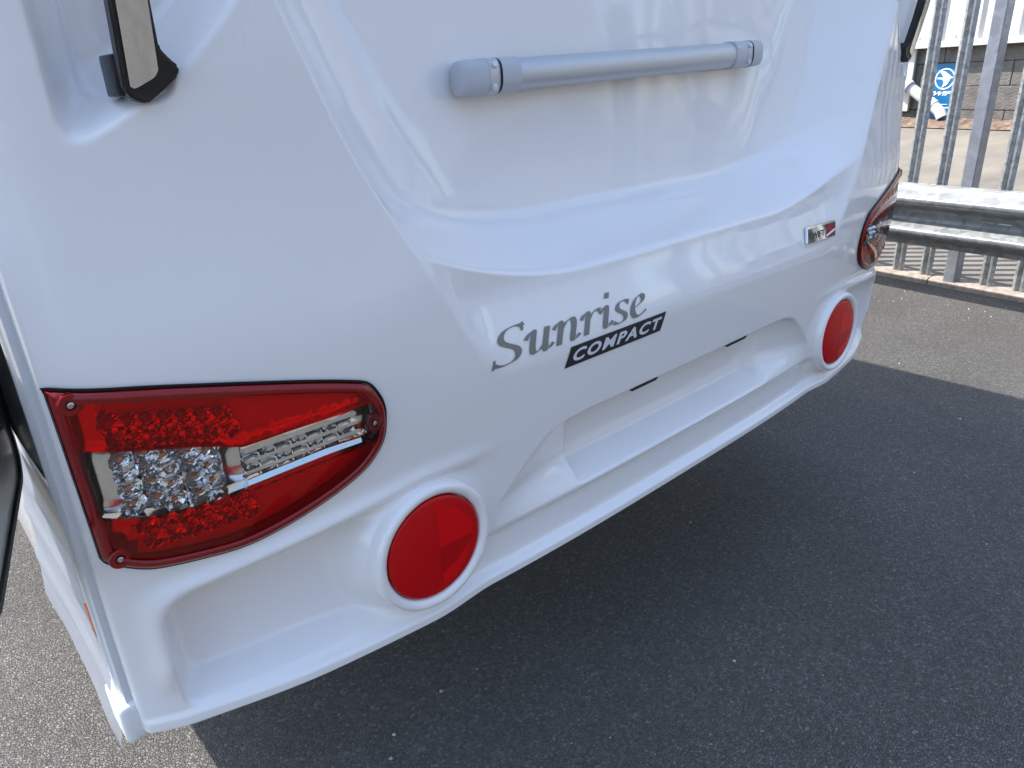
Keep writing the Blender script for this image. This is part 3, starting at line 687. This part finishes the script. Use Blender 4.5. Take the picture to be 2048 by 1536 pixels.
# black slots above the number plate recess
for c in (-.148, .144):
    q = [(c-.036, .6515), (c+.030, .6520), (c+.036, .6560), (c-.026, .6558)]
    u = np.array([abs(p[0]) for p in q]); y = base(u, np.array([.675]*4)); bm = bmesh.new(); vv = [bm.verts.new((p[0], float(yy)-.0012, p[1])) for p, yy in zip(q, y)]; f = bm.faces.new(vv)
    e = bmesh.ops.extrude_face_region(bm, geom=[f])
    for v in [g for g in e['geom'] if isinstance(g, bmesh.types.BMVert)]: v.co.y += .02
    ob('plate_slot', bm_mesh(bm), M['seal'], caravan)

# ------------------------------------------------------------------ black corner handles with mirror-bright inserts
def lean(z): return .034*np.sin(np.clip((z-1.16)/.26, 0, 1)*math.pi*.5)
def make_handle(sg):
    pl = [(.884, 1.162), (.878, 1.153), (.866, 1.149), (.852, 1.158), (.834, 1.172), (.8325, 1.180), (.840, 1.186), (.848, 1.196), (.850, 1.24), (.850, 1.32), (.850, 1.40), (.850, 1.62), (.858, 1.64), (.876, 1.64), (.884, 1.62), (.884, 1.40), (.884, 1.32), (.884, 1.24), (.884, 1.20)]
    bm = bmesh.new(); vv = [bm.verts.new((sg*(p[0]-.009), .022-float(lean(p[1])), p[1])) for p in pl]; f = bm.faces.new(vv); e = bmesh.ops.extrude_face_region(bm, geom=[f])
    for v in [g for g in e['geom'] if isinstance(g, bmesh.types.BMVert)]: v.co.y += .016
    bmesh.ops.bevel(bm, geom=[e_ for e_ in bm.edges], offset=.0022, segments=3, affect='EDGES')
    bmesh.ops.triangulate(bm, faces=[f_ for f_ in bm.faces if len(f_.verts) > 4])
    h = ob('corner_handle', bm_mesh(bm, True, 40), M['black'], caravan); h['label'] = 'black corner handle with mirror-bright insert'
    box('handle_foot', M['black'], h, min(sg*.863, sg*.8775), max(sg*.863, sg*.8775), .034, .070, 1.156, 1.192, .003)
    # the insert bows outward and leans to face the ground a little
    kz = np.linspace(0, 1, 40)**1.5; aa = np.linspace(-1, 1, 9); Kg, Ag = np.meshgrid(kz, aa, indexing='ij')
    zb = 1.1665+.0065*Ag+.004*np.maximum(0, abs(Ag)-.7)/.3; Zg2 = zb+Kg*(1.605-zb); Ug = .8568-Ag*.0132
    Yg = .0195+.0007*Ag**2-lean(Zg2)
    ob('mirror_insert', grid_mesh(sg*Ug, Yg, Zg2, flip=sg < 0), M['chrome'], h)
for sg in (-1, 1): make_handle(sg)

# ------------------------------------------------------------------ left side: service hatch, protective film, marker lamp
def rounded_rect(a0, a1, b0, b1, r, n=8):
    o = []
    for cx, cy, s in ((a1-r, b1-r, 0), (a0+r, b1-r, 90), (a0+r, b0+r, 180), (a1-r, b0+r, 270)):
        for t in np.linspace(0, 90, n): o.append((cx+r*math.cos(rad(s+t)), cy+r*math.sin(rad(s+t))))
    return o
def slab(pts, thick, fn):
    bm = bmesh.new(); a = [bm.verts.new(fn(p[0], p[1], 0)) for p in pts]; b = [bm.verts.new(fn(p[0], p[1], thick)) for p in pts]; n = len(pts)
    bm.faces.new(a); bm.faces.new(b[::-1])
    for i in range(n): bm.faces.new((a[i], b[i], b[(i+1) % n], a[(i+1) % n]))
    return bm
ob('service_hatch_opening', bm_mesh(slab(rounded_rect(.125, .47, .735, 1.06, .05), .003, lambda a, b, t: (-1.0052-t, a, b))), M['tint'], caravan)
HA = math.atan2(.087, .362)
def hatch_fn(a, b, t):   # a along the door from the hinge, b height, t outward
    return (-1.012-math.sin(HA)*a-math.cos(HA)*t, .436-math.cos(HA)*a+math.sin(HA)*t, b)
hd = ob('service_hatch_door', bm_mesh(slab(rounded_rect(0, .40, .674, 1.06, .05, 10), .020, hatch_fn), False), M['hatch_in'], caravan); hd['label'] = 'grey service hatch door standing ajar'
rr = rounded_rect(-.004, .404, .670, 1.064, .054, 10); rr2 = rounded_rect(.004, .396, .678, 1.056, .046, 10)
bm = bmesh.new(); A_ = [bm.verts.new(hatch_fn(p[0], p[1], -.004)) for p in rr]; B_ = [bm.verts.new(hatch_fn(p[0], p[1], -.004)) for p in rr2]; C_ = [bm.verts.new(hatch_fn(p[0], p[1], .012)) for p in rr]; D_ = [bm.verts.new(hatch_fn(p[0], p[1], .012)) for p in rr2]
for i in range(len(rr)):
    j = (i+1) % len(rr)
    for q in ((A_, B_), (B_, D_), (C_, A_)): bm.faces.new((q[0][i], q[0][j], q[1][j], q[1][i]))
ob('hatch_seal', bm_mesh(bm), M['seal'], hd)
# loose clear film along the skirt
fy = np.linspace(.145, .60, 40); fk = np.linspace(0, 1, 26); FYg, FKg = np.meshgrid(fy, fk, indexing='ij')
z1 = .700-.26*(FYg-.145)*0 - .05*np.clip((FYg-.50)/.1, 0, 1)**2; z0 = .372+.02*np.sin(FYg*30)*.1
FZ_ = z0+(z1-z0)*FKg - .018*(1-FKg)*np.clip(1-(FYg-.145)/.05, 0, 1)
wx = np.interp(FZ_, [.362, .39, .48, .58, .66, .72], [1.015, 1.016, 1.011, 1.007, 1.005, 1.005])
FX_ = -(wx+.0025+.0045*np.maximum(0, np.sin(FZ_*70+FYg*3))**2+.006*(1-FKg)**3*(1+.5*np.sin(FYg*13)))
ob('protective_film', grid_mesh(FX_, FYg, FZ_, flip=True), M['film'], caravan)['label'] = 'translucent bluish protective film on the lower side wall'
box('marker_lamp', M['orange'], caravan, -1.0165, -1.0, .150, .170, .545, .590, .003)

# ------------------------------------------------------------------ crash barrier
barrier = thing('crash_barrier', 'galvanised corrugated steel crash barrier beam on the car park edge', 'crash barrier', (2.95, .6, 0))
def barrier_fn(y, dx): return 2.880+SL*(y-.5)+dx
wp = [(.0, .000), (.006, .0), (.030, .012), (.062, .070), (.072, .078), (.082, .080), (.092, .078), (.118, .012), (.135, .000), (.155, -.002), (.175, .0), (.192, .012), (.218, .070), (.228, .078), (.238, .080), (.248, .078), (.280, .012), (.304, .0), (.310, .0)]
wz = np.interp(np.linspace(0, 18, 90), range(19), [p[0] for p in wp]); wd = np.interp(np.linspace(0, 18, 90), range(19), [p[1] for p in wp])
ker = np.array([1, 2, 3, 2, 1.])/9; wd = np.convolve(np.pad(wd, 2, 'edge'), ker, 'valid')
ys_ = np.linspace(-3.2, 6.5, 60)
for off, nm in ((0.0, 'beam'),):
    Yg, Zg = np.meshgrid(ys_, .262+wz); Dg = np.repeat(wd[:, None], len(ys_), 1)
    Xg = barrier_fn(Yg, .08-Dg)
    beam = ob('beam', grid_mesh(Xg-2.95, Yg-.6, Zg, flip=False), M['galv_beam'], barrier)
    sol = beam.modifiers.new('thickness', 'SOLIDIFY'); sol.thickness = .004; sol.offset = -1
for y in (.27, .345):
    s_ = ob('slot', bm_mesh(slab(rounded_rect(y-.028, y+.028, .408, .420, .005, 4), .002, lambda a, b, t: (barrier_fn(a, .0775+.002)-t-2.95, a-.6, b))), M['sign_white'] if y < .3 else M['stone'], barrier)
for y in (-2.6, -.5, 2.0, 4.4):
    o_ = box('barrier_post', M['galv'], barrier, barrier_fn(y, .10)-2.95, barrier_fn(y, .19)-2.95, y-.6-.04, y-.6+.04, 0, .56, .003)

# ------------------------------------------------------------------ kerb under the fence
for i in range(12):
    y0 = -3.0+i*.915; y1 = y0+.908
    V = []
    for y in (y0, y1):
        x = FX(y, 0); V += [(x-.045, y, -.02), (x-.040, y, .026), (x-.028, y, .034), (x+.085, y, .034), (x+.10, y, -.02)]
    bm = bmesh.new(); vv = [bm.verts.new(v) for v in V]
    for k in range(5): bm.faces.new((vv[k], vv[(k+1) % 5], vv[5+(k+1) % 5], vv[5+k]))
    bm.faces.new(vv[:5]); bm.faces.new(vv[5:][::-1])
    o_ = ob('kerb', bm_mesh(bm), M['kerb']); o_['kind'] = 'structure'

# ------------------------------------------------------------------ palisade fence
fence = thing('palisade_fence', 'galvanised steel palisade fence standing on the kerb', 'fence', (FX(.6), .6, 0))
hw = .0335
pp = [(-hw, .0), (-hw*.86, .006), (-hw*.62, .018), (-hw*.38, .020), (-hw*.16, .006), (0, .003), (hw*.16, .006), (hw*.38, .020), (hw*.62, .018), (hw*.86, .006), (hw, 0), (hw*.84, .001), (hw*.60, .0145), (hw*.40, .0165), (hw*.18, .0025), (0, -.0005), (-hw*.18, .0025), (-hw*.40, .0165), (-hw*.60, .0145), (-hw*.84, .001)]
tx = Vector((SL, 1, 0)).normalized(); nx_ = Vector((-1, SL, 0)).normalized()
bm = sweep([((0, 0, .035), tuple(tx), tuple(nx_)), ((0, 0, 1.80), tuple(tx), tuple(nx_)), ((0, 0, 1.92), tuple(tx*.25), tuple(nx_))], pp)
palem = bm_mesh(bm, True, 35); palem.materials.append(M['galv'])
for i in range(-24, 36):
    y = .857+i*.1575
    if -2.4 < y < 6.2:
        if abs(y-.545) < .06 or abs((y-.545) % 2.75) < .04: continue
        o_ = ob('pale', palem, None, fence); o_.location = (FX(y, .035)-fence.location.x, y-.6, 0)
for k in (-1, 0, 1, 2):
    y = .548+k*2.75
    bm = sweep([((0, 0, .02), tuple(tx), tuple(nx_)), ((0, 0, 1.85), tuple(tx), tuple(nx_))], [(-.030, -.04), (-.026, -.045), (.026, -.045), (.030, -.04), (.030, .026), (.026, .030), (-.026, .030), (-.030, .026)])
    o_ = ob('post', bm_mesh(bm, True, 30), M['galv_post'], fence); o_.location = (FX(y, .0)-fence.location.x, y-.6, 0)
for z in (.34, 1.60):
    bm = sweep([((FX(-2.4, .058)-fence.location.x, -3.0, z), (0, 0, 1), tuple(nx_)), ((FX(6.2, .058)-fence.location.x, 5.6, z), (0, 0, 1), tuple(nx_))], [(-.022, .0), (.022, .0), (.022, -.005), (-.017, -.005), (-.017, -.04), (-.022, -.04)])
    ob('rail', bm_mesh(bm), M['galv'], fence)

# ------------------------------------------------------------------ industrial building beyond the fence
BS = .20; BX0 = 7.30; BY0 = 1.75; GZ = .56            # the yard climbs GZ metres to the wall
def BW(y, d=0.0): return BX0+BS*(y-BY0)-d          # d = towards the fence
def wpx(p, d=0.0):                                  # photo pixel -> (y, z) on the wall
    r_ = ray(p); t = (BX0-d-BS*BY0-(CAM[0]-BS*CAM[1]))/(r_[0]-BS*r_[1]); q = CAM+r_*t; return q[1], q[2]
bld = thing('industrial_building', 'industrial unit with white ribbed cladding above a grey block wall', 'building', (BX0, BY0, GZ))
def bl(v): return (v[0]-BX0, v[1]-BY0, v[2]-GZ)
wall = ob('block_wall', mesh_from([bl((BW(y, -.02), y, z)) for y, z in ((-4, GZ-.1), (9, GZ-.1), (9, 1.5), (-4, 1.5))], [(0, 3, 2, 1)], False), M['mortar'], bld)
th = Vector((BS, 1, 0)).normalized(); nb = Vector((-1, BS, 0)).normalized()
bm = box_bm(-.2175, .2175, -.012, .02, 0, .2125, .005, 1)
for v in bm.verts: v.co = th*v.co.x - nb*v.co.y + Vector((0, 0, v.co.z))
blockm = bm_mesh(bm); blockm.materials.append(M['block'])
ln = math.hypot(1, BS)
for r_ in range(4):
    for c_ in range(-4, 10):
        y = .9+(c_+.5*(r_ % 2))*.44/ln
        if not -.6 < y < 4.2: continue
        o_ = ob('block', blockm, None, wall); o_.location = bl((BW(y)+random.uniform(-.004, .004), y, GZ-.10+r_*.2165))
# cladding: ribbed sheets lapped side by side, each about a metre wide
def clad_sheet(y0, y1, z0, z1, d):
    per = .36/ln; ys2 = []; ds = []
    y = y0
    while y < y1-1e-6:
        for a, b in ((0, 0), (.60, 0), (.60, .0), (.70, .032), (.90, .032), (1.0, 0)):
            ys2.append(y+a*per); ds.append(b)
        y += per
    ys2 = np.array(ys2); ds = np.array(ds); V = []
    for z in (z0, z1):
        for yy, dd in zip(ys2, ds): V.append(bl((BW(yy, d+dd), yy, z)))
    n = len(ys2); return mesh_from(V, [(i, i+1, n+i+1, n+i) for i in range(n-1)], False)
CZ = 1.275
for k in range(-5, 7):
    y0 = 1.30+k*1.08/ln
    s_ = ob('cladding_sheet', clad_sheet(y0, y0+1.08/ln, CZ+.02, 5.2, .045+(.002 if k % 2 else 0)), M['clad'], bld)
V = []
prof_f = [(.02, CZ+.035), (.12, CZ+.028), (.13, CZ+.024), (.13, CZ-.022), (.02, CZ-.026)]
for y in (-3.8, 8.8):
    for d, z in prof_f: V.append(bl((BW(y, d), y, z)))
ob('drip_flashing', mesh_from(V, [(i, i+1, 6+i, 5+i) for i in range(4)], False), M['clad'], bld)
scr = lathe_mesh([(.010, -.01), (.010, .003), (.006, .008), (.001, .009)], 10); scr.materials.append(M['pipe'])
for k in range(-6, 12):
    y = 1.41+k*.36/ln
    o_ = ob('cladding_screw', scr, None, bld); o_.location = bl((BW(y, .05), y, CZ+.075)); o_.rotation_euler = (0, 0, rad(-90))
# white corner trim and door edge beside the wall
def bbox(nm, m, y0, y1, z0, z1, d0, d1, bev=.004):
    bm = box_bm(y0, y1, d0, d1, z0, z1, bev, 1)
    for v in bm.verts:
        y, d = v.co.x, v.co.y; v.co = Vector(bl((BW(y, d), y, v.co.z)))
    return ob(nm, bm_mesh(bm), m, bld)
ty0, ty1 = wpx((1831, 150))[0], wpx((1806, 150))[0]
bbox('corner_trim', M['clad'], ty0, ty1, wpx((1820, 222))[1], CZ+.0, .02, .07)
bbox('roller_door', M['tyre'], ty1+.02, ty1+3.0, GZ-.05, CZ-.03, .02, .05)
roof = ob('building_body', mesh_from([bl(v) for v in ((BW(-4, -.05), -4, 0), (BW(9, -.05), 9, 0), (BW(9, -9), 9, 0), (BW(-4, -9), -4, 0), (BW(-4, -.05), -4, 5.2), (BW(9, -.05), 9, 5.2), (BW(9, -9), 9, 5.2), (BW(-4, -9), -4, 5.2))], [(0, 1, 5, 4), (1, 2, 6, 5), (2, 3, 7, 6), (3, 0, 4, 7), (4, 5, 6, 7)], False), M['clad'], bld)
# downpipe that kicks out to an elbow at the foot of the wall
def tube(pts, r, n=20):
    P_ = [Vector(p) for p in pts]; path = []
    ref = Vector((0, 0, 1))
    for i, p in enumerate(P_):
        t = (P_[min(i+1, len(P_)-1)]-P_[max(i-1, 0)]).normalized(); a = t.cross(ref if abs(t.z) < .95 else Vector((1, 0, 0))).normalized(); b = t.cross(a).normalized(); path.append((p, a, b))
    return sweep([(tuple(p), tuple(a), tuple(b)) for p, a, b in path], [(r*math.cos(k), r*math.sin(k)) for k in np.linspace(0, 2*math.pi, n, endpoint=False)])
def wq(p, d): y, z = wpx(p, d); return bl((BW(y, d), y, z))
pp_ = [wq((1770, 60), .12), wq((1775, 125), .12), wq((1782, 145), .125), wq((1868, 213), .17), wq((1879, 223), .18), wq((1884, 236), .185)]
dp = ob('downpipe', bm_mesh(tube(pp_, .052), True, 60), M['pipe'], bld)
for a, b in (((1858, 205), (1868, 213)), ((1812, 168), (1820, 174))):
    ob('pipe_collar', bm_mesh(tube([wq(a, .165), wq(b, .170)], .060), True, 60), M['pipe'], dp)

# blue sign on the block wall
SY0, SY1 = wpx((1921, 185))[0], wpx((1853, 185))[0]; SZ0, SZ1 = wpx((1880, 240))[1], wpx((1895, 127))[1]
def on_wall(y, z, d): return Vector((BW(y, d), y, z))
c0 = on_wall((SY0+SY1)/2, SZ0, .03)
sign = ob('wall_sign', None, None) if False else None
def wall_poly(pts, d, thick=0.0):
    bm = bmesh.new(); vv = [bm.verts.new(on_wall(p[0], p[1], d)-c0) for p in pts]; f = bm.faces.new(vv)
    if thick:
        e = bmesh.ops.extrude_face_region(bm, geom=[f])
        for v in [g for g in e['geom'] if isinstance(g, bmesh.types.BMVert)]: v.co += nb*thick
    return bm_mesh(bm)
sg_o = ob('wall_sign', wall_poly([(SY0, SZ0), (SY1, SZ0), (SY1, SZ1), (SY0, SZ1)], .022, .012), M['sign']); sg_o.location = c0
tag(sg_o, 'blue sign with white bird emblem on the grey block wall', 'sign')
def sw(a, b): return (SY1-(SY1-SY0)*a, SZ0+(SZ1-SZ0)*b)     # a: 0 left .. 1 right as seen
k = (SY1-SY0)/(SZ1-SZ0)
ringp = []; cxs, czs, rs = .52, .735, .29
bm = bmesh.new(); A = np.linspace(0, 2*math.pi, 48, endpoint=False)
o1 = [bm.verts.new(on_wall(*sw(cxs+rs*math.cos(a), czs+rs*k*math.sin(a)), .0375)-c0) for a in A]; o2 = [bm.verts.new(on_wall(*sw(cxs+rs*.88*math.cos(a), czs+rs*.88*k*math.sin(a)), .0375)-c0) for a in A]
for i in range(48): bm.faces.new((o1[i], o1[(i+1) % 48], o2[(i+1) % 48], o2[i]))
ob('emblem_ring', bm_mesh(bm), M['sign_white'], sg_o)
bird = [(.24, .02), (-.02, .0), (-.22, .02), (-.06, .06), (-.04, .09), (-.20, .17), (-.10, .21), (.08, .17), (.17, .10), (.25, .06), (.20, .03), (.24, .02)]
bird = [(-.28, .055), (-.10, .035), (-.04, .05), (-.14, .16), (-.20, .24), (-.02, .20), (.10, .12), (.16, .075), (.25, .03), (.16, .0), (.14, -.06), (.08, -.16), (-.06, -.25), (-.02, -.14), (-.02, -.06), (-.10, -.01), (-.28, .0), (-.14, .025)]
ob('emblem_bird', wall_poly([sw(cxs+p[0], czs+p[1]*k) for p in bird], .0375), M['sign_white'], sg_o)
me_t, co = font_mesh('SWIFT', .1, .003, 1.0); co /= [co[:, 0].max(), co[:, 1].max(), 1]
V = [on_wall(*sw(.06+.82*c[0]+.10*c[1], .440+.080*c[1]), .0375)-c0 for c in co]; me_t.vertices.foreach_set('co', np.array(V, np.float32).ravel()); me_t.update(); ob('sign_lettering', me_t, M['sign_white'], sg_o)
for a0, a1, b0, b1 in ((.34, .72, .280, .292), (.24, .84, .215, .238)):
    ob('sign_text_line', wall_poly([sw(a0, b0), sw(a1, b0), sw(a1, b1), sw(a0, b1)], .0375), M['sign_white'], sg_o)
# soil and rubble strip at the foot of the wall
n1, n2 = 120, 10; Yg, Kg = np.meshgrid(np.linspace(-1.5, 5, n1), np.linspace(0, 1, n2), indexing='ij')
Xg = BX0+BS*(Yg-BY0)-.02-.32*Kg; Zg = .545+(Xg-7.10-.2*(Yg-1.75))*.155+.004+.04*np.sin(np.clip(Kg*3.2, 0, 3.14))*(.3+rng.random((n1, n2)))+.01*(1-Kg)
o_ = ob('soil_strip', grid_mesh(Xg, Yg, Zg), M['soil']); o_['kind'] = 'structure'

# ------------------------------------------------------------------ unseen industrial unit added behind the camera: stripes the gloss, blocks low sky
un = thing('added_warehouse', 'unseen ribbed shed added across the car park to shape the reflections and block low sky', 'building', (-2, -14, 0))
def plain(nm, V, F_, m): return ob(nm, mesh_from(V, F_, False), m, un)
plain('block_plinth', [(-16, 0, 0), (18, 0, 0), (18, 0, 1.7), (-16, 0, 1.7)], [(0, 3, 2, 1)], M['block'])
for k in range(30):
    x0 = -16+k*1.14; V = []
    for z in (1.7, 7.4):
        for j in range(3):
            for a_, d in ((0, 0), (.02, -.40), (.20, -.40), (.22, 0), (.375, 0)): V.append((x0+j*.38+a_, d+.02, z))  # deep grooves shaped to self-shade into dark reflected stripes
    plain('cladding_sheet', V, [(i, 15+i, 16+i, i+1) for i in range(14)], M['clad_far'])
for k in (0, 2):
    plain('roller_door', [(-14+k*10, .16, 0), (-10.5+k*10, .16, 0), (-10.5+k*10, .16, 3.6), (-14+k*10, .16, 3.6)], [(0, 3, 2, 1)], M['galv_post'])
plain('gable', [(-16, -14, 0), (18, -14, 0), (18, -14, 7.4), (-16, -14, 7.4), (-16, -.6, 0), (18, -.6, 0), (18, .1, 7.42), (-16, .1, 7.42)], [(0, 1, 2, 3), (0, 3, 7, 4), (1, 5, 6, 2), (3, 2, 6, 7)], M['clad'])

# ------------------------------------------------------------------ loose grit on the car park
V, F_ = [], []
for i in range(420):
    x, y = random.uniform(-1.7, 3.2), random.uniform(-1.2, 2.2)
    if random.random() < .3: x, y = random.uniform(2.7, 3.2), random.uniform(-.6, 1.4)
    r_ = random.choice([.0016, .002, .0025, .003, .0042]); k0 = len(V)
    for a in range(5): V.append((x+r_*math.cos(a*1.256+i)*random.uniform(.7, 1.2), y+r_*math.sin(a*1.256+i)*random.uniform(.7, 1.2), .001))
    V.append((x+r_*.2, y, .001+r_*random.uniform(.7, 1.2)))
    F_ += [(k0+a, k0+(a+1) % 5, k0+5) for a in range(5)]
g = ob('loose_grit', mesh_from(V, F_, False), M['stone']); g['kind'] = 'stuff'
